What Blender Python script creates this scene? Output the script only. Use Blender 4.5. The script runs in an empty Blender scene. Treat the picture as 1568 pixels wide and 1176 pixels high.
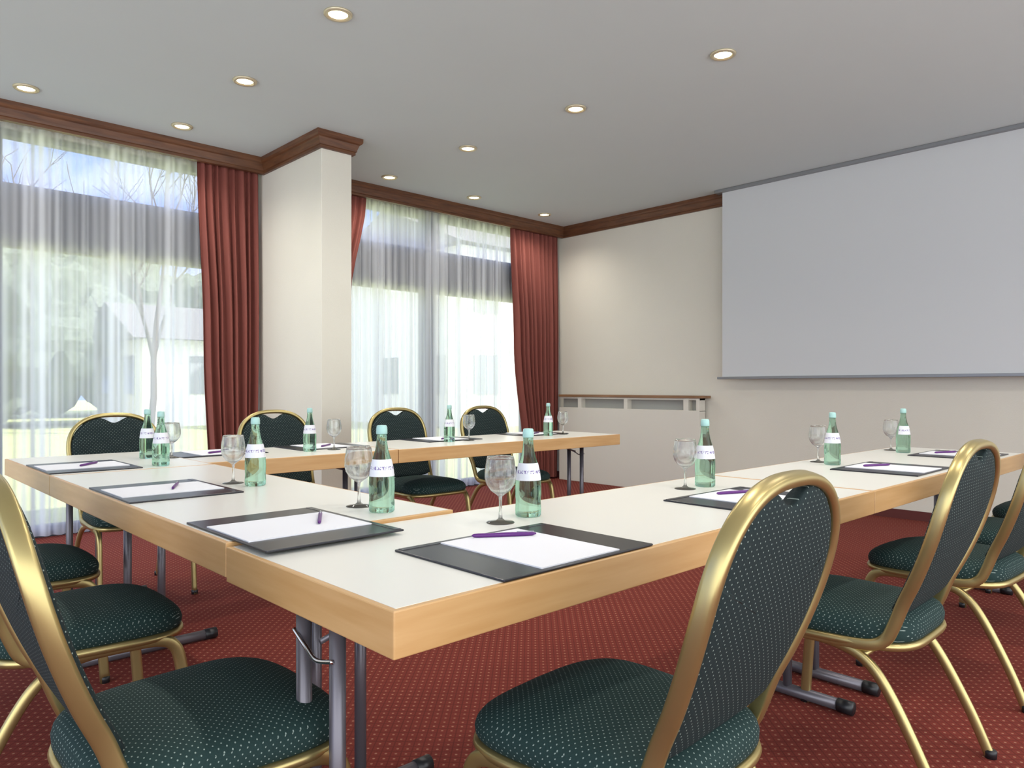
import bpy, bmesh, math, random
from mathutils import Vector, Matrix, noise
random.seed(7)
sc = bpy.context.scene
D = bpy.data

# ------------------------------------------------------------ materials
def newmat(name):
    m = D.materials.new(name); m.use_nodes = True
    nt = m.node_tree
    b = nt.nodes.get('Principled BSDF')
    return m, nt, b
def setp(b, **k):
    for kk, v in k.items():
        n = kk.replace('_', ' ')
        if n in b.inputs: b.inputs[n].default_value = v
def pmat(name, col, rough=.5, metal=0., noise=0., nscale=8., bump=0., bscale=60., spec=.5):
    m, nt, b = newmat(name)
    c = (*col, 1)
    setp(b, Base_Color=c, Roughness=rough, Metallic=metal)
    b.inputs['Specular IOR Level'].default_value = spec
    tc = nt.nodes.new('ShaderNodeTexCoord')
    if noise > 0:
        n = nt.nodes.new('ShaderNodeTexNoise'); n.inputs['Scale'].default_value = nscale
        n.inputs['Detail'].default_value = 4
        nt.links.new(tc.outputs['Object'], n.inputs['Vector'])
        mx = nt.nodes.new('ShaderNodeMix'); mx.data_type = 'RGBA'
        mx.inputs['A'].default_value = tuple(x*(1-noise) for x in col)+(1,)
        mx.inputs['B'].default_value = tuple(min(1, x*(1+noise)) for x in col)+(1,)
        nt.links.new(n.outputs['Fac'], mx.inputs['Factor'])
        nt.links.new(mx.outputs['Result'], b.inputs['Base Color'])
    if bump > 0:
        n = nt.nodes.new('ShaderNodeTexNoise'); n.inputs['Scale'].default_value = bscale
        nt.links.new(tc.outputs['Object'], n.inputs['Vector'])
        bp = nt.nodes.new('ShaderNodeBump'); bp.inputs['Strength'].default_value = bump
        bp.inputs['Distance'].default_value = .01
        nt.links.new(n.outputs['Fac'], bp.inputs['Height'])
        nt.links.new(bp.outputs['Normal'], b.inputs['Normal'])
    return m
def woodmat(name, c1, c2, scale=(2, 30, 30), rough=.35):
    m, nt, b = newmat(name)
    tc = nt.nodes.new('ShaderNodeTexCoord'); mp = nt.nodes.new('ShaderNodeMapping')
    mp.inputs['Scale'].default_value = scale
    n = nt.nodes.new('ShaderNodeTexNoise'); n.inputs['Scale'].default_value = 1.; n.inputs['Detail'].default_value = 6
    cr = nt.nodes.new('ShaderNodeValToRGB')
    cr.color_ramp.elements[0].position = .3; cr.color_ramp.elements[0].color = (*c1, 1)
    cr.color_ramp.elements[1].position = .7; cr.color_ramp.elements[1].color = (*c2, 1)
    L = nt.links.new
    L(tc.outputs['Object'], mp.inputs['Vector']); L(mp.outputs['Vector'], n.inputs['Vector'])
    L(n.outputs['Fac'], cr.inputs['Fac']); L(cr.outputs['Color'], b.inputs['Base Color'])
    setp(b, Roughness=rough)
    return m
def dotmat(name, base, dot, axes, spacing, radius, rough=.8, rot=45, base2=None, bump=0., side=False):
    m, nt, b = newmat(name); L = nt.links.new; N = nt.nodes.new
    tc = N('ShaderNodeTexCoord'); sp = N('ShaderNodeSeparateXYZ'); cb = N('ShaderNodeCombineXYZ')
    L(tc.outputs['Object'], sp.inputs[0]); L(sp.outputs[axes[0]], cb.inputs[0]); L(sp.outputs[axes[1]], cb.inputs[1])
    vec = cb.outputs[0]
    if side:
        ad = N('ShaderNodeMath'); ad.operation = 'ADD'; L(sp.outputs[0], ad.inputs[0]); L(sp.outputs[1], ad.inputs[1])
        c2 = N('ShaderNodeCombineXYZ'); L(ad.outputs[0], c2.inputs[0]); L(sp.outputs[2], c2.inputs[1])
        sn = N('ShaderNodeSeparateXYZ'); L(tc.outputs['Normal'], sn.inputs[0])
        lt = N('ShaderNodeMath'); lt.operation = 'LESS_THAN'; L(sn.outputs[2], lt.inputs[0]); lt.inputs[1].default_value = .6
        mv = N('ShaderNodeMix'); mv.data_type = 'VECTOR'; L(lt.outputs[0], mv.inputs['Factor'])
        L(vec, mv.inputs[4]); L(c2.outputs[0], mv.inputs[5]); vec = mv.outputs[1]
    mp = N('ShaderNodeMapping'); mp.inputs['Rotation'].default_value = (0, 0, math.radians(rot))
    s = 1/spacing; mp.inputs['Scale'].default_value = (s, s, 0)
    L(vec, mp.inputs['Vector'])
    fr = N('ShaderNodeVectorMath'); fr.operation = 'FRACTION'; L(mp.outputs[0], fr.inputs[0])
    sb = N('ShaderNodeVectorMath'); sb.operation = 'SUBTRACT'; L(fr.outputs[0], sb.inputs[0]); sb.inputs[1].default_value = (.5, .5, 0)
    ln = N('ShaderNodeVectorMath'); ln.operation = 'LENGTH'; L(sb.outputs[0], ln.inputs[0])
    mr = N('ShaderNodeMapRange'); mr.inputs['From Min'].default_value = radius*1.15; mr.inputs['From Max'].default_value = radius*.8
    L(ln.outputs['Value'], mr.inputs['Value'])
    n = N('ShaderNodeTexNoise'); n.inputs['Scale'].default_value = 300; L(tc.outputs['Object'], n.inputs['Vector'])
    m0 = N('ShaderNodeMix'); m0.data_type = 'RGBA'
    m0.inputs['A'].default_value = tuple(x*.75 for x in base)+(1,)
    m0.inputs['B'].default_value = (*(base2 or tuple(x*1.25 for x in base)), 1)
    L(n.outputs['Fac'], m0.inputs['Factor'])
    src = m0.outputs['Result']
    if base2:
        sa = N('ShaderNodeVectorMath'); sa.operation = 'ABSOLUTE'; L(sb.outputs[0], sa.inputs[0])
        ss = N('ShaderNodeSeparateXYZ'); L(sa.outputs[0], ss.inputs[0])
        mm = N('ShaderNodeMath'); mm.operation = 'MAXIMUM'; L(ss.outputs[0], mm.inputs[0]); L(ss.outputs[1], mm.inputs[1])
        gt = N('ShaderNodeMapRange'); gt.inputs['From Min'].default_value = .40; gt.inputs['From Max'].default_value = .47
        L(mm.outputs[0], gt.inputs['Value'])
        m2 = N('ShaderNodeMix'); m2.data_type = 'RGBA'; L(gt.outputs[0], m2.inputs['Factor'])
        L(src, m2.inputs['A']); m2.inputs['B'].default_value = tuple(x*.72 for x in base)+(1,)
        src = m2.outputs['Result']
    m1 = N('ShaderNodeMix'); m1.data_type = 'RGBA'; L(mr.outputs[0], m1.inputs['Factor'])
    L(src, m1.inputs['A']); m1.inputs['B'].default_value = (*dot, 1)
    L(m1.outputs['Result'], b.inputs['Base Color'])
    setp(b, Roughness=rough); b.inputs['Specular IOR Level'].default_value = .25
    if bump:
        bp = N('ShaderNodeBump'); bp.inputs['Strength'].default_value = bump; bp.inputs['Distance'].default_value = .002
        L(n.outputs['Fac'], bp.inputs['Height']); L(bp.outputs[0], b.inputs['Normal'])
    return m
def glassmat(name, col, ior, mixt, rough=0.):
    m = D.materials.new(name); m.use_nodes = True; nt = m.node_tree; nt.nodes.clear()
    N = nt.nodes.new; L = nt.links.new
    o = N('ShaderNodeOutputMaterial'); g = N('ShaderNodeBsdfGlass'); t = N('ShaderNodeBsdfTransparent'); x = N('ShaderNodeMixShader')
    g.inputs['Color'].default_value = (*col, 1); g.inputs['IOR'].default_value = ior; g.inputs['Roughness'].default_value = rough
    t.inputs['Color'].default_value = tuple(c**.5 for c in col)+(1,)
    x.inputs[0].default_value = mixt
    L(g.outputs[0], x.inputs[1]); L(t.outputs[0], x.inputs[2]); L(x.outputs[0], o.inputs[0])
    return m
def emat(name, col, st):
    m, nt, b = newmat(name)
    setp(b, Base_Color=(*col, 1)); b.inputs['Emission Color'].default_value = (*col, 1); b.inputs['Emission Strength'].default_value = st
    return m

M_wall = pmat('cream_wall_paint', (.69, .66, .57), .85, noise=.03, nscale=3, bump=.15, bscale=220)
M_ceil = pmat('ceiling_paint', (.60, .66, .66), .9, noise=.02, nscale=2)
M_crown = woodmat('dark_cherry_wood', (.080, .031, .014), (.16, .064, .026), (6, 6, 60), .4)
M_base = pmat('dark_red_baseboard', (.10, .02, .015), .5)
M_carpet = dotmat('red_patterned_carpet', (.165, .025, .017), (.36, .17, .11), (0, 1), .030, .13, .95, 45, base2=(.225, .037, .024), bump=.6)
M_beech = woodmat('beech_edge', (.53, .30, .115), (.63, .39, .175), (3, 3, 40), .35)
M_shelf = woodmat('shelf_wood', (.20, .10, .045), (.30, .16, .075), (20, 3, 20), .4)
M_lam = pmat('cream_laminate', (.78, .765, .70), .28, noise=.01)
M_leg = pmat('purple_grey_steel', (.15, .14, .16), .35, metal=.5)
M_blackcap = pmat('black_plastic', (.012, .012, .014), .4)
M_chrome = pmat('chrome_hook', (.7, .7, .72), .2, metal=1)
M_gold = pmat('gold_lacquer_steel', (.47, .38, .165), .33, metal=.85, noise=.06, nscale=20)
M_seat = dotmat('green_dotted_seat_fabric', (.013, .034, .032), (.25, .31, .28), (0, 1), .0105, .13, .8, 45, bump=.3, side=True)
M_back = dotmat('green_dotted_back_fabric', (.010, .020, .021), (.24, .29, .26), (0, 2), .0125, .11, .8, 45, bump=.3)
M_folder = pmat('black_leatherette', (.012, .012, .018), .28)
M_paper = pmat('white_paper', (.80, .80, .83), .7)
M_pen = pmat('purple_pen', (.10, .012, .16), .3)
M_pensil = pmat('pen_clip', (.5, .5, .55), .3, metal=.8)
M_bottle = glassmat('green_tint_bottle_glass', (.70, .89, .79), 1.38, .2)
M_glass = glassmat('clear_glass', (.98, .99, .99), 1.45, .28)
M_cap = pmat('mint_bottle_cap', (.36, .58, .54), .4)
M_label, nt, b = newmat('bottle_label')
N = nt.nodes.new; L = nt.links.new
tc = N('ShaderNodeTexCoord'); sp = N('ShaderNodeSeparateXYZ'); L(tc.outputs['Object'], sp.inputs[0])
no = N('ShaderNodeTexNoise'); no.inputs['Scale'].default_value = 260; L(tc.outputs['Object'], no.inputs['Vector'])
ng = N('ShaderNodeMath'); ng.operation = 'GREATER_THAN'; L(no.outputs['Fac'], ng.inputs[0]); ng.inputs[1].default_value = .52
z1 = N('ShaderNodeMath'); z1.operation = 'COMPARE'; L(sp.outputs[2], z1.inputs[0]); z1.inputs[1].default_value = .122; z1.inputs[2].default_value = .0045
mu = N('ShaderNodeMath'); mu.operation = 'MULTIPLY'; L(ng.outputs[0], mu.inputs[0]); L(z1.outputs[0], mu.inputs[1])
mx = N('ShaderNodeMix'); mx.data_type = 'RGBA'; L(mu.outputs[0], mx.inputs['Factor'])
mx.inputs['A'].default_value = (.72, .72, .76, 1); mx.inputs['B'].default_value = (.20, .15, .34, 1)
L(mx.outputs['Result'], b.inputs['Base Color'])
M_screen = pmat('screen_fabric', (.59, .605, .61), .9)
M_alu = pmat('aluminium_rail', (.28, .29, .30), .4, metal=.6)
M_radbox = pmat('radiator_cover_paint', (.68, .65, .57), .7)
M_radgrey = pmat('radiator_grille_grey', (.36, .36, .33), .7)
M_frame = pmat('slate_window_frame', (.030, .036, .050), .5)
M_red = pmat('terracotta_curtain', (.215, .058, .043), .85, noise=.1, nscale=4, bump=.2, bscale=400)
M_lawn = pmat('lawn', (.42, .45, .19), .9, noise=.3, nscale=2)
M_house = pmat('white_render', (.80, .80, .80), .8)
M_roof = pmat('roof_tiles', (.16, .15, .15), .8)
M_hglass = pmat('house_window', (.28, .30, .33), .2)
M_bark = pmat('bark', (.09, .075, .07), .9)
M_hedge = pmat('evergreen', (.12, .145, .11), .9, noise=.5, nscale=6)  # foliage colour lightened, with haze put into it
M_ring = pmat('downlight_ring', (.62, .55, .38), .35, metal=.5)
M_lamp = emat('downlight_glow', (1, .90, .62), 7)

M_sheer = D.materials.new('sheer_voile'); M_sheer.use_nodes = True
nt = M_sheer.node_tree; nt.nodes.clear(); N = nt.nodes.new; L = nt.links.new
o = N('ShaderNodeOutputMaterial'); t = N('ShaderNodeBsdfTransparent'); df = N('ShaderNodeBsdfDiffuse'); tl = N('ShaderNodeBsdfTranslucent')
for q in (df, tl): q.inputs['Color'].default_value = (.90, .92, .96, 1)
a = N('ShaderNodeMixShader'); a.inputs[0].default_value = .70; L(df.outputs[0], a.inputs[1]); L(tl.outputs[0], a.inputs[2])
at = N('ShaderNodeAttribute'); at.attribute_name = 'dens'
x = N('ShaderNodeMixShader'); L(at.outputs['Fac'], x.inputs[0]); L(t.outputs[0], x.inputs[1]); L(a.outputs[0], x.inputs[2]); L(x.outputs[0], o.inputs[0])

# ------------------------------------------------------------ mesh builder
class MB:
    def __init__(s): s.v = []; s.f = []; s.m = []; s.sm = []; s.mats = []
    def mi(s, mat):
        if mat not in s.mats: s.mats.append(mat)
        return s.mats.index(mat)
    def add(s, vs, fs, mat, smooth=False):
        o = len(s.v); s.v += [tuple(v) for v in vs]; k = s.mi(mat)
        for f in fs: s.f.append(tuple(i+o for i in f)); s.m.append(k); s.sm.append(smooth)
    def box(s, x0, x1, y0, y1, z0, z1, mat, bev=0.):
        bm = bmesh.new(); bmesh.ops.create_cube(bm, size=1)
        for v in bm.verts:
            v.co = Vector(((x0+x1)/2+v.co.x*(x1-x0), (y0+y1)/2+v.co.y*(y1-y0), (z0+z1)/2+v.co.z*(z1-z0)))
        if bev > 0: bmesh.ops.bevel(bm, geom=list(bm.edges), offset=bev, segments=2, affect='EDGES', profile=.5)
        bm.verts.index_update()
        s.add([v.co[:] for v in bm.verts], [[v.index for v in f.verts] for f in bm.faces], mat, False); bm.free()
    def lathe(s, prof, mat, c=(0, 0, 0), n=28, smooth=True, mats=None):
        vs = []; fs = []
        for r, z in prof:
            for i in range(n):
                a = 2*math.pi*i/n; vs.append((c[0]+r*math.cos(a), c[1]+r*math.sin(a), c[2]+z))
        for j in range(len(prof)-1):
            for i in range(n):
                k = (i+1) % n; fs.append((j*n+i, j*n+k, (j+1)*n+k, (j+1)*n+i))
        if prof[0][0] > 0: fs.append(tuple(range(n-1, -1, -1)))
        if prof[-1][0] > 0: fs.append(tuple((len(prof)-1)*n+i for i in range(n)))
        s.add(vs, fs, mat, smooth)
    def arcwrap(s, prof, mat, a0, a1, n=24):
        vs = []; fs = []
        for r, z in prof:
            for i in range(n+1):
                a = a0+(a1-a0)*i/n; vs.append((r*math.cos(a), r*math.sin(a), z))
        for j in range(len(prof)-1):
            for i in range(n): fs.append((j*(n+1)+i, j*(n+1)+i+1, (j+1)*(n+1)+i+1, (j+1)*(n+1)+i))
        s.add(vs, fs, mat, True)
    def sweep(s, path, a, b, mat, n0=(0, 1, 0), n=12, closed=False, p=2.):
        P = [Vector(q) for q in path]; m = len(P); Nn = Vector(n0); vs = []; fs = []
        for i in range(m):
            if closed: T = P[(i+1) % m]-P[i-1]
            else: T = P[min(i+1, m-1)]-P[max(i-1, 0)]
            T.normalize(); Nn = (Nn-T*Nn.dot(T)).normalized(); B = T.cross(Nn)
            aa = a[i] if isinstance(a, list) else a; bb = b[i] if isinstance(b, list) else b
            for k in range(n):
                t = 2*math.pi*k/n; c = math.cos(t); q = math.sin(t)
                c = math.copysign(abs(c)**(2/p), c); q = math.copysign(abs(q)**(2/p), q)
                vs.append(P[i]+Nn*aa*c+B*bb*q)
        R = m if closed else m-1
        for i in range(R):
            j = (i+1) % m
            for k in range(n):
                l = (k+1) % n; fs.append((i*n+k, i*n+l, j*n+l, j*n+k))
        if not closed: fs.append(tuple(range(n-1, -1, -1))); fs.append(tuple((m-1)*n+k for k in range(n)))
        s.add(vs, fs, mat, True)
    def mesh(s, name):
        me = D.meshes.new(name); me.from_pydata(s.v, [], s.f)
        for m in s.mats: me.materials.append(m)
        me.polygons.foreach_set('material_index', s.m); me.polygons.foreach_set('use_smooth', s.sm)
        bm = bmesh.new(); bm.from_mesh(me); bmesh.ops.recalc_face_normals(bm, faces=bm.faces); bm.to_mesh(me); bm.free()
        me.update(); return me
    def obj(s, name, loc=(0, 0, 0), rz=0.):
        return place(name, s.mesh(name), loc, rz)
def place(name, me, loc=(0, 0, 0), rz=0.):
    ob = D.objects.new(name, me); sc.collection.objects.link(ob); ob.location = loc; ob.rotation_euler = (0, 0, rz); return ob
def crom(pts, k=8, closed=False):
    P = [Vector(p) for p in pts]; out = []; m = len(P)
    rng = range(m) if closed else range(m-1)
    for i in rng:
        if closed: p0, p1, p2, p3 = P[i-1], P[i], P[(i+1) % m], P[(i+2) % m]
        else: p0, p1, p2, p3 = P[max(i-1, 0)], P[i], P[i+1], P[min(i+2, m-1)]
        for j in range(k):
            t = j/k; out.append(.5*((2*p1)+(-p0+p2)*t+(2*p0-5*p1+4*p2-p3)*t*t+(-p0+3*p1-3*p2+p3)*t**3))
    if not closed: out.append(P[-1])
    return out

H = 3.03
# ------------------------------------------------------------ room shell
def room_box(name, *a):
    m = MB(); m.box(*a); return m.obj(name)
room_box('floor', -3, 6.75, -3, 6.4, -.1, 0, M_carpet)
c = room_box('ceiling', -3, 6.75, -3, 6.45, H, H+.12, M_ceil)
room_box('wall_right', 6.58, 6.75, -3, 6.4, 0, H, M_wall)
m = MB()
m.box(-3, -.9, 6.22, 6.4, 0, H, M_wall); m.box(2.55, 3.35, 6.22, 6.4, 0, H, M_wall); m.box(6.2, 6.58, 6.22, 6.4, 0, H, M_wall)
m.box(-.9, 2.55, 6.22, 6.4, 2.93, H, M_wall); m.box(3.35, 6.2, 6.22, 6.4, 2.93, H, M_wall)
m.obj('wall_back')
m = MB(); m.box(2.77, 3.03, 5.02, 6.22, 0, H, M_wall, .004); m.obj('column')
room_box('baseboard_right', 6.562, 6.58, -3, 6.2, 0, .075, M_base)
m = MB(); m.box(2.755, 2.77, 5.005, 6.2, 0, .075, M_base); m.box(2.755, 3.045, 5.005, 5.02, 0, .075, M_base); m.box(3.03, 3.045, 5.005, 6.2, 0, .075, M_base)
m.obj('baseboard_column')

path = [(-3, 5.985), (2.77, 5.985), (2.77, 5.02), (3.03, 5.02), (3.03, 6.04), (6.58, 6.04), (6.58, -3)]
prof = [(-.02, H), (.065, H), (.065, H-.03), (.058, H-.042), (.045, H-.05), (.032, H-.085), (.030, H-.10), (.022, H-.105), (.022, H-.125), (-.02, H-.125)]
vs = []; fs = []
for i, p in enumerate(path):
    p = Vector(p); ns = []
    if i > 0: d = (p-Vector(path[i-1])).normalized(); ns.append(Vector((d.y, -d.x)))
    if i < len(path)-1: d = (Vector(path[i+1])-p).normalized(); ns.append(Vector((d.y, -d.x)))
    nn = ns[0] if len(ns) == 1 else (ns[0]+ns[1])/(1+ns[0].dot(ns[1]))
    for o_, z in prof: q = p+nn*o_; vs.append((q.x, q.y, z))
k = len(prof)
for i in range(len(path)-1):
    for j in range(k): l = (j+1) % k; fs.append((i*k+j, i*k+l, (i+1)*k+l, (i+1)*k+j))
m = MB(); m.add(vs, fs, M_crown); m.obj('trim_crown')

def window(name, x0, x1, mulls):
    m = MB(); y0, y1 = 6.24, 6.34
    m.box(x0, x1, y0, y1, 2.10, 2.55, M_frame); m.box(x0, x1, y0, y1, 2.88, 2.93, M_frame); m.box(x0, x1, y0, y1, 0, .08, M_frame)
    for a, b in mulls: m.box(a, b, y0-.005, y1+.005, 0, 2.93, M_frame)
    m.obj(name)
window('window_1', -.9, 2.55, [(-.9, -.82), (.70, .95), (2.47, 2.55)])
window('window_2', 3.35, 6.2, [(3.35, 3.43), (4.64, 4.78), (6.12, 6.2)])

def curtain(name, edges, y, folds, amp, mat, seed, dens=None, ztop=2.95, zbot=.02, rows=14, jit=.6):
    rnd = random.Random(seed); nx = folds*12
    ph = [0]
    rate = [1+jit*(rnd.random()-.5) for _ in range(folds+2)]
    for i in range(nx): ph.append(ph[-1]+2*math.pi/12*rate[int(i/12)])
    am = [1+.5*(rnd.random()-.5) for _ in range(folds+2)]
    dn = [rnd.random() for _ in range(folds+3)]
    vs = []; fs = []; dd = []
    for r in range(rows+1):
        t = r/rows; z = ztop+(zbot-ztop)*t
        for (ta, a0, a1), (tb, b0, b1) in zip(edges[:-1], edges[1:]):
            if ta <= t <= tb+1e-6:
                u = (t-ta)/(tb-ta); u = u*u*(3-2*u); L0 = a0+(b0-a0)*u; L1 = a1+(b1-a1)*u; break
        for i in range(nx+1):
            s = i/nx; fade = min(1, .55+t*1.2)
            A = amp*am[int(i/12)]*fade
            xx = L0+(L1-L0)*s+math.sin(ph[i]*.5+seed+t*2)*amp*.25
            yy = y+A*math.sin(ph[i]+.5*math.sin(t*3+i*.05))
            vs.append((xx, yy, z))
            g = abs(math.cos(ph[i])); q = dn[int(i/12)]*(1-(i % 12)/12)+dn[int(i/12)+1]*((i % 12)/12)
            dd.append(min(.95, .36+.42*g**2*(.4+.8*q)+.28*q+(dens(xx) if dens else 0)))
    for r in range(rows):
        for i in range(nx): p = r*(nx+1)+i; fs.append((p, p+1, p+nx+2, p+nx+1))
    me = D.meshes.new(name); me.from_pydata(vs, [], fs); me.materials.append(mat)
    at = me.attributes.new('dens', 'FLOAT', 'POINT'); at.data.foreach_set('value', dd)
    me.polygons.foreach_set('use_smooth', [True]*len(me.polygons))
    return place(name, me)
curtain('red_curtain', [(0, 2.22, 2.74), (.5, 2.28, 2.74), (1, 2.34, 2.72)], 6.055, 8, .038, M_red, 1)
curtain('red_curtain', [(0, 3.09, 3.84), (.35, 3.09, 3.66), (.6, 3.09, 3.48), (1, 3.09, 3.42)], 6.08, 9, .03, M_red, 2)
curtain('red_curtain', [(0, 5.74, 6.52), (.45, 5.82, 6.52), (1, 6.0, 6.50)], 6.085, 11, .035, M_red, 3)
curtain('sheer_curtain', [(0, -.95, 2.45), (1, -.95, 2.45)], 6.165, 34, .025, M_sheer, 4)
curtain('sheer_curtain', [(0, 3.25, 6.1), (1, 3.25, 6.1)], 6.175, 30, .025, M_sheer, 5, dens=lambda x: .22*math.exp(-((x-4.7)/.18)**2))

m = MB()
m.box(6.44, 6.446, .7, 3.80, 1.20, H-.03, M_screen)
m.box(6.425, 6.46, .66, 3.85, 1.175, 1.20, M_alu, .003)
m.box(6.40, 6.49, .62, 3.87, H-.03, H, M_alu, .004)
m.obj('projection_screen')

m = MB()
y0, y1, xf = 4.0, 5.98, 6.43; xb = 6.56
m.box(6.52, xb, y0+.08, y1, .80, .985, M_radgrey)
m.box(xf, xb, y0, y1, .985, 1.012, M_shelf, .003)
m.box(xf+.012, 6.55, y0+.06, y1, .0, .86, M_radbox, .003)
m.box(xf+.02, 6.55, y0+.06, y1, .965, .985, M_radbox)
for yy, w in ((5.66, .05), (4.99, .05), (4.22, .06), (4.08, .04)):
    m.box(xf+.014, 6.55, yy-w/2, yy+w/2, .85, .985, M_radbox, .002)
m.obj('radiator_cover')

me_mb = MB()
me_mb.lathe([(.050, -.004), (.054, -.012), (.068, -.012), (.074, -.006), (.074, 0.0), (.05, 0.0)], M_ring, n=32)
me_mb.lathe([(.0, -.003), (.051, -.004)], M_lamp, n=32)
dl = me_mb.mesh('recessed_downlight')
spots = [(1.96, y) for y in (-1.2, 0, 1.12, 2.25, 3.38, 4.52, 5.62)]+[(3.82, y) for y in (-1.2, 0, 1.12, 2.25, 3.39, 4.55, 5.67)]+[(.98, 5.6), (4.85, 5.68), (5.9, 5.7), (0, 5.6)]  # downlights outside the view are unseen, added on the same grid for illumination
for i, (x, y) in enumerate(spots):
    ob = place('recessed_downlight', dl, (x, y, H))
    l = D.lights.new('spot_lamp', 'SPOT'); l.energy = 30; l.color = (1, .95, .87); l.spot_size = math.radians(150); l.spot_blend = .9; l.shadow_soft_size = .06
    lo = D.objects.new('spot_lamp', l); sc.collection.objects.link(lo); lo.parent = ob; lo.location = (0, 0, -.03)

# ------------------------------------------------------------ tables
def table(x0, x1, y0, y1, z, ends):
    m = MB(); th = .077
    m.box(x0, x1, y0, y1, z-th, z, M_beech, .0025)
    b = .011
    m.box(x0+b, x1-b, y0+b, y1-b, z-.02, z+.0008, M_lam)
    m.box(x0+.05, x1-.05, y0+.05, y1-.05, z-th-.004, z-.05, M_blackcap)
    r = .0155
    for axis, pos in ends:
        mid = (y0+y1)/2 if axis == 'x' else (x0+x1)/2
        half = ((y1-y0) if axis == 'x' else (x1-x0))/2
        def P(s, zz): return (pos, mid+s, zz) if axis == 'x' else (mid+s, pos, zz)
        for s in (-.065, .065):
            m.sweep([P(s, .03), P(s, .3), P(s, z-th)], r, r, M_leg, n0=(1, .3, 0), n=16)
        m.sweep([P(-half+.07, .0225), P(0, .0225), P(half-.07, .0225)], .02, .02, M_leg, n0=(0, 0, 1), n=14)
        for s in (-1, 1):
            m.sweep([P(s*(half-.08), .0225), P(s*(half-.03), .0225)], .0225, .0225, M_blackcap, n0=(0, 0, 1), n=14)
        m.sweep([P(-.08, z-th-.012), P(.08, z-th-.012)], .012, .012, M_leg, n0=(0, 0, 1), n=10)
        cx = (x0+x1)/2 if axis == 'x' else (y0+y1)/2
        sg = 1 if cx > pos else -1
        def Q(d, s, zz): return (pos+sg*d, mid+s, zz) if axis == 'x' else (mid+s, pos+sg*d, zz)
        m.sweep(crom([Q(-.016, -.075, .585), Q(-.02, -.02, .575), Q(-.02, .02, .59), Q(-.016, .075, .61)]), .0045, .0045, M_chrome, n0=(0, 0, 1), n=8)
        m.sweep([Q(.0, 0, .60), Q(.22, 0, z-th)], .006, .006, M_leg, n0=(0, .7, .7), n=8)
    return m.obj('conference_table')
Z0 = .74; Z1 = .748
T = .654
table(T, 2.60, .959, 1.606, Z0, [('x', .705), ('x', 2.50)])
table(2.603, 4.68, .959, 1.606, Z0, [('x', 2.72), ('x', 4.56)])
table(T, 1.297, 1.609, 3.30, Z1, [('y', 1.68), ('y', 3.22)])
table(T, 1.297, 3.303, 4.24, Z1, [('y', 4.16)])
table(1.30, 2.39, 3.459, 4.11, Z0, [('x', 2.28)])
table(2.394, 4.40, 3.459, 4.11, Z0, [('x', 2.50), ('x', 4.26)])

# ------------------------------------------------------------ chair
DS = -.018
def yb(z): t = z-.45; return -.165-.5616*t+.465*t*t
m = MB()
W = .232; zs = .745; hh = .193
half = []
n = 14
for i in range(n+1):
    a_ = math.pi/2*(1-i/n); e = 2/2.5
    xx = W*abs(math.cos(a_))**e if i > 0 else 0; zz = zs+hh*abs(math.sin(a_))**e
    half.append((xx, yb(zz), zz))
for zz, xx in ((.70, .230), (.64, .223), (.58, .214), (.52, .205)):
    half.append((xx, yb(zz), zz))
half += [(.203, -.178, .455), (.204, -.155, .412), (.210, -.11, .392), (.215, 0, .388), (.220, .10, .388), (.222, .17, .382), (.222, .205, .36), (.222, .222, .31), (.224, .235, .2), (.226, .250, .0)]
halfc = crom(half, 4)
full = [Vector((-p.x, p.y, p.z)) for p in reversed(halfc)][:-1]+halfc
m.sweep(full, .0165, .0115, M_gold, n0=(0, 1, 0), n=16, p=3.2)
for s in (-1, 1):
    m.sweep(crom([(s*.209, .04, .384), (s*.211, -.04, .377), (s*.213, -.11, .35), (s*.217, -.17, .28), (s*.222, -.25, .13), (s*.226, -.305, 0)], 8), .0145, .011, M_gold, n0=(0, 0, 1), n=12, p=2.6)
    for y_, in ((.25,), (-.305,)):
        m.lathe([(.016, 0), (.017, .02), (.013, .024)], M_blackcap, (s*.226, y_, 0), 12)
m.sweep([(-.21, .12, .382), (.21, .12, .382)], .011, .011, M_gold, n0=(0, 0, 1), n=10)
m.sweep([(-.21, -.10, .362), (.21, -.10, .362)], .011, .011, M_gold, n0=(0, 0, 1), n=10)
def seat_out(sc_=1., K=56):
    o = []
    for i in range(K):
        a_ = 2*math.pi*i/K; c = math.cos(a_); s = math.sin(a_); e = 2/4.2
        yy = .02+.235*math.copysign(abs(s)**e, s)*sc_
        w = (.208+.032*((yy+.2)/.45))
        o.append(Vector((w*math.copysign(abs(c)**e, c)*sc_, yy, 0)))
    return o
so = seat_out(1.)
K = len(so)
def rings(levels, mat):
    vs = []; fs = []
    for sc_, zf in levels:
        for p in so:
            q = Vector((p.x*sc_, .02+(p.y-.02)*sc_, 0)); q.z = zf(q)+DS; vs.append(q)
    R = len(levels)
    for j in range(R-1):
        for i in range(K): l = (i+1) % K; fs.append((j*K+i, j*K+l, (j+1)*K+l, (j+1)*K+i))
    vs.append(Vector((0, .02, levels[-1][1](Vector((0, .02, 0)))+DS))); c_ = len(vs)-1
    for i in range(K): fs.append(((R-1)*K+i, (R-1)*K+(i+1) % K, c_))
    m.add(vs, fs, mat, True)
def top(h): return lambda q: .432+h*(1-.25*max(0, (q.y-.1)/.15)**2)+.006*math.cos(q.x*8)
rings([(.90, lambda q: .418), (.985, lambda q: .420), (1.01, lambda q: .430), (1.015, top(.012)), (1.0, top(.026)), (.97, top(.037)), (.92, top(.045)), (.84, top(.052)), (.7, top(.058)), (.5, top(.062)), (.25, top(.064))], M_seat)
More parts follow.
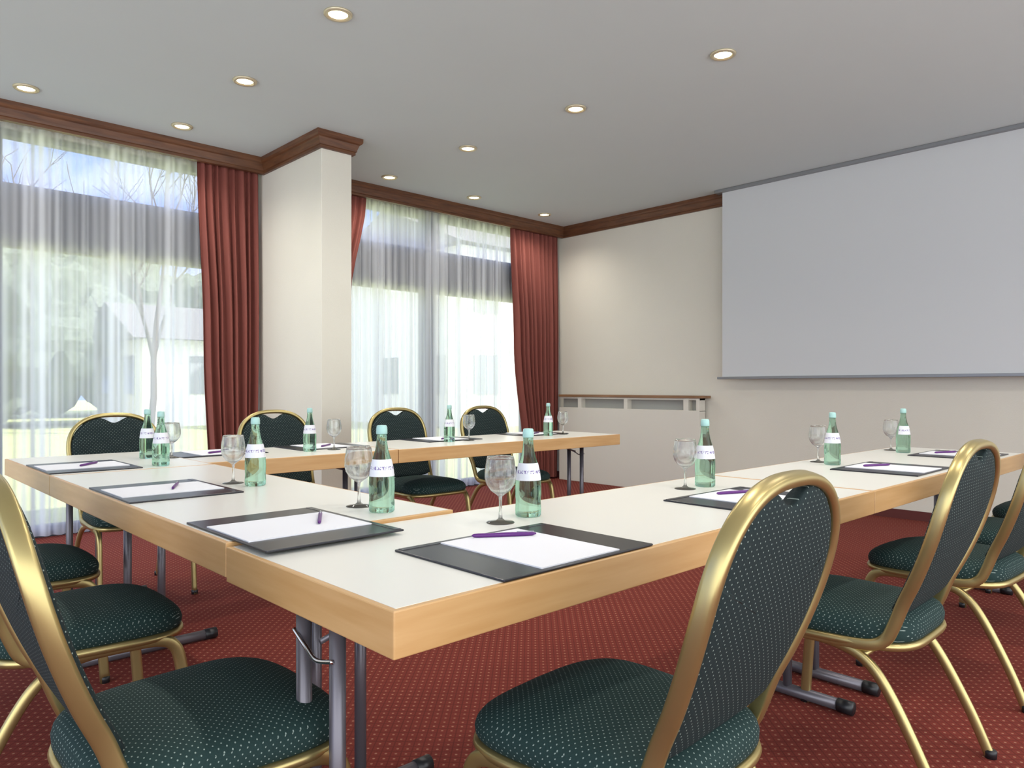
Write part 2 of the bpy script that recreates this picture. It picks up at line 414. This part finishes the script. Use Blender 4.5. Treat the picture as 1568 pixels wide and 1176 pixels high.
m.sweep([Vector((p.x*.99, .02+(p.y-.02)*.99, .410+DS)) for p in so], .012, .011, M_gold, n0=(0, 0, 1), n=8, closed=True)
vs = [(p.x*.95, .02+(p.y-.02)*.95, .405+DS) for p in so]; m.add(vs, [tuple(range(K))], M_blackcap)
bo = []
for p in halfc:
    if p.z > .50 and p.y < -.15:
        d_ = .010
        xx = max(0, p.x-d_) if p.z < .9 else p.x*.965
        zz = p.z-(.010 if p.z > .8 else 0)
        if abs(p.x) < .085: zz -= .034*(.5+.5*math.cos(math.pi*p.x/.085))
        bo.append((xx, zz))
bo += [(.190, .487), (.15, .475), (.08, .470), (0, .470)]
outl = bo+[(-x_, z_) for x_, z_ in reversed(bo[1:-1])]
K2 = len(outl); cx_, cz_ = 0, .69
def backside(sign, thick, mat):
    vs = []; fs = []
    lv = [(1., 0.), (1., .35), (.985, .6), (.955, .8), (.9, .92), (.8, .98), (.6, 1.), (.3, 1.02)]
    for sc_, h in lv:
        for x_, z_ in outl:
            X = x_*sc_; Zz = cz_+(z_-cz_)*sc_
            vs.append((X, yb(Zz)+sign*thick*h, Zz))
    R = len(lv)
    for j in range(R-1):
        for i in range(K2): l = (i+1) % K2; fs.append((j*K2+i, j*K2+l, (j+1)*K2+l, (j+1)*K2+i))
    vs.append((0, yb(cz_)+sign*thick*1.03, cz_)); c_ = len(vs)-1
    for i in range(K2): fs.append(((R-1)*K2+i, (R-1)*K2+(i+1) % K2, c_))
    m.add(vs, fs, mat, True)
backside(1, .030, M_back); backside(-1, .013, M_back)
chair = m.mesh('banquet_chair')
rad = math.radians
chairs = [(1.162, .895, 3), (2.28, .90, 1), (3.19, .89, -3), (3.92, .85, 2), (4.75, .84, 0),
          (.535, 1.50, -90), (.53, 2.39, -90), (.52, 3.23, -89),
          (1.22, 4.22, 181), (2.12, 4.14, 180), (3.0, 4.06, 179), (3.83, 4.06, 180)]
for x, y, r in chairs: place('banquet_chair', chair, (x, y, 0), rad(r))

# ------------------------------------------------------------ table ware
m = MB()
bp = [(.0, .004), (.022, .002), (.031, .0), (.035, .004), (.0355, .02), (.0342, .04), (.0355, .06), (.0353, .085), (.0343, .100), (.0315, .120), (.0275, .138), (.0225, .155), (.0180, .170), (.0150, .188), (.0135, .205), (.0135, .214), (.015, .216), (.015, .222), (.0, .222)]
m.lathe(bp, M_bottle, n=36)
m.arcwrap([(.0350, .099), (.0338, .108), (.0322, .120), (.0302, .130), (.0282, .139), (.0262, .1455)], M_label, -1.9, 1.9)
m.lathe([(.0145, .214), (.0155, .216), (.0152, .228), (.014, .236), (.012, .238), (0, .239)], M_cap, n=24)
bottle = m.mesh('water_bottle')
m = MB()
m.lathe([(.0, .0), (.036, .0), (.037, .0015), (.034, .003), (.012, .006), (.0055, .012), (.004, .03), (.0037, .055), (.005, .068), (.012, .074), (.026, .084), (.037, .100), (.0415, .118), (.0405, .138), (.036, .165), (.0342, .172),
         (.0334, .172), (.0352, .165), (.0395, .138), (.0405, .118), (.036, .101), (.025, .0857), (.011, .0765), (0, .0755)], M_glass, n=36)
wine = m.mesh('wine_glass')
Bs = [(1.41, 1.424, 0), (1.132, 1.718, 1), (1.114, 2.483, 1), (1.096, 3.40, 1), (1.163, 3.80, 1), (1.97, 3.70, 0), (2.974, 3.73, 0), (3.89, 3.72, 0), (2.29, 1.42, 0), (3.354, 1.42, 0), (4.25, 1.42, 0)]
Gs = [(1.285, 1.40, 0), (1.133, 1.837, 1), (1.08, 2.59, 1), (1.255, 3.74, 1), (2.12, 3.70, 0), (3.14, 3.73, 0), (4.07, 3.74, 0), (2.18, 1.43, 0), (3.42, 1.515, 0), (4.36, 1.52, 0)]
Zt = {0: Z0+.0008, 1: Z1+.0008}
rb = [-2.2, -1.6, -2.0, -1.2, -2.4, -2.2, -1.5, -2.6, -2.6, -2.8, -1.7]
for (x, y, k), r_ in zip(Bs, rb): place('water_bottle', bottle, (x, y, Zt[k]), r_)
for x, y, k in Gs: place('wine_glass', wine, (x, y, Zt[k]))

def folder(x, y, k, rz, pang=-33, poff=(.027, .10)):
    m = MB()
    m.box(-.225, .225, -.172, .172, 0, .005, M_folder, .002)
    m.box(-.218, .218, .150, .168, .004, .0062, M_folder, .001)
    m.box(-.118, .118, -.162, .150, .0045, .0075, M_paper)
    a_ = rad(pang); d = Vector((math.cos(a_), math.sin(a_), 0)); c = Vector((poff[0], poff[1], .0125))
    m.sweep([c-d*.075, c-d*.070, c-d*.06, c+d*.05, c+d*.065, c+d*.075], [.0015, .004, .005, .005, .0045, .002], [.0015, .004, .005, .005, .0045, .002], M_pen, n0=(0, 0, 1), n=10)
    m.sweep([c+d*.03+Vector((0, 0, .0055)), c+d*.07+Vector((0, 0, .0055))], .0012, .002, M_pensil, n0=(0, 0, 1), n=6)
    m.obj('writing_folder', (x, y, Zt[k]), rad(rz))
folder(1.118, 1.135, 0, 0)
folder(2.115, 1.145, 0, -1, -20, (.04, .08))
folder(3.36, 1.17, 0, 1, -25, (.0, .06))
folder(4.30, 1.17, 0, 0, -25, (.0, .06))
folder(.843, 1.67, 1, -90, 150, (-.02, .085))
folder(.838, 2.56, 1, -90, 155, (-.02, .04))
folder(.835, 3.57, 1, -90, 140, (.0, .02))
folder(1.535, 3.93, 0, 180, 30, (.0, .05))
folder(2.17, 3.93, 0, 180, 40, (.0, .05))
folder(3.06, 3.93, 0, 180, 30, (.0, .05))
folder(3.93, 3.93, 0, 180, 30, (.0, .05))

# ------------------------------------------------------------ outside
m = MB(); m.box(-30, 60, 6.42, 80, -.25, -.12, M_lawn); m.obj('lawn')
def house(x0, x1, y0, y1, h, rh):
    m = MB(); m.box(x0, x1, y0, y1, -.12, h, M_house)
    ym = (y0+y1)/2
    m.add([(x0-.4, y0-.5, h), (x1+.4, y0-.5, h), (x1+.4, y1+.5, h), (x0-.4, y1+.5, h), (x0-.4, ym, h+rh), (x1+.4, ym, h+rh)],
          [(0, 1, 5, 4), (3, 2, 5, 4), (0, 4, 3), (1, 5, 2), (0, 1, 2, 3)], M_roof)
    nwin = int((x1-x0)/2)
    for i in range(nwin):
        xx = x0+(i+.5)*(x1-x0)/nwin
        for zz in (.9, 3.4):
            if zz+1.3 < h: m.box(xx-.5, xx+.5, y0-.04, y0+.02, zz, zz+1.2, M_hglass)
    for i in range(int((y1-y0)/2.5)):
        yy = y0+(i+.5)*2.5
        m.box(x0-.04, x0+.02, yy-.5, yy+.5, .9, 2.1, M_hglass)
    m.obj('neighbouring_house')
house(7.2, 11, 24, 29, 2.6, 1.3)
house(14, 26, 17, 24, 5.4, 1.6)
def tree(x, y, h, seed):
    rnd = random.Random(seed); m = MB()
    def br(p, d, l, r, lev):
        q = [p]; dd = d.copy()
        for i in range(4):
            dd = (dd+Vector((rnd.uniform(-.15, .15), rnd.uniform(-.15, .15), .05))).normalized(); q.append(q[-1]+dd*l/4)
        rr = [r*(1-.4*i/4) for i in range(5)]
        m.sweep(q, rr, rr, M_bark, n0=(1, .1, 0), n=6)
        if lev < 4:
            for _ in range(3 if lev < 3 else 4):
                nd = (dd+Vector((rnd.uniform(-.9, .9), rnd.uniform(-.9, .9), rnd.uniform(-.2, .6)))).normalized()
                br(q[rnd.choice((2, 3, 4))], nd, l*rnd.uniform(.6, .8), r*.55, lev+1)
    br(Vector((x, y, -.12)), Vector((0, 0, 1)), h*.36, .10, 0)
    m.obj('bare_tree')
tree(2.2, 18, 10, 1); tree(6.5, 21, 11, 2); tree(.8, 22, 10, 5)
def bush(x, y, r, h, seed):
    bm = bmesh.new(); bmesh.ops.create_icosphere(bm, subdivisions=4, radius=1)
    for v in bm.verts:
        k_ = 1+.35*noise.noise(v.co*2.2+Vector((seed, 0, 0)))+.15*noise.noise(v.co*6)
        v.co = Vector((v.co.x*r*k_, v.co.y*r*k_, v.co.z*h*.5*k_))
    zm = min(v.co.z for v in bm.verts)
    for v in bm.verts: v.co.z -= zm
    me = D.meshes.new('evergreen_bush'); bm.to_mesh(me); bm.free(); me.materials.append(M_hedge)
    place('evergreen_bush', me, (x, y, -.12))
bush(4.0, 27, 2.6, 5.6, 1); bush(8.4, 35, 3.4, 7.0, 2); bush(14, 38, 3.4, 6.2, 3); bush(-1.5, 26, 3.2, 5.8, 4); bush(1.5, 34, 2.6, 6.6, 5)

# ------------------------------------------------------------ world, sun
w = D.worlds.new('World'); sc.world = w; w.use_nodes = True; nt = w.node_tree
N = nt.nodes.new; L = nt.links.new; bg = nt.nodes['Background']
tc = N('ShaderNodeTexCoord'); no = N('ShaderNodeTexNoise'); no.inputs['Scale'].default_value = 5; no.inputs['Detail'].default_value = 6
cr = N('ShaderNodeValToRGB'); cr.color_ramp.elements[0].position = .46; cr.color_ramp.elements[0].color = (.34, .54, 1.2, 1)
cr.color_ramp.elements[1].position = .64; cr.color_ramp.elements[1].color = (1.5, 1.55, 1.7, 1)
L(tc.outputs['Generated'], no.inputs['Vector']); L(no.outputs['Fac'], cr.inputs['Fac'])
sp = N('ShaderNodeSeparateXYZ'); L(tc.outputs['Generated'], sp.inputs[0])
mr = N('ShaderNodeMapRange'); mr.inputs['From Min'].default_value = .15; mr.inputs['From Max'].default_value = -.25; mr.interpolation_type = 'SMOOTHSTEP'
L(sp.outputs[1], mr.inputs['Value'])
mx = N('ShaderNodeMix'); mx.data_type = 'RGBA'; L(mr.outputs[0], mx.inputs['Factor'])
L(cr.outputs['Color'], mx.inputs['A']); mx.inputs['B'].default_value = (2.45, 2.6, 2.72, 1)
L(mx.outputs['Result'], bg.inputs['Color'])
bg.inputs['Strength'].default_value = 1.0
s = D.lights.new('sun', 'SUN'); s.energy = 6.5; s.angle = .02; s.color = (1, .97, .92)
so_ = D.objects.new('sun', s); sc.collection.objects.link(so_); so_.location = (10, -5, 15)
so_.rotation_euler = Vector((-1, .7, -1.1)).to_track_quat('-Z', 'Y').to_euler()

# ------------------------------------------------------------ camera
cam = D.cameras.new('camera'); co = D.objects.new('camera', cam); sc.collection.objects.link(co); sc.camera = co
co.location = (0, 0, 1.09); co.rotation_euler = (math.pi/2, 0, -math.radians(43.45))
cam.sensor_width = 36; cam.lens = 36*1123/1568; cam.shift_y = 6/1568; cam.clip_start = .02
sc.view_settings.view_transform = 'Standard'
sc.view_settings.exposure = .38
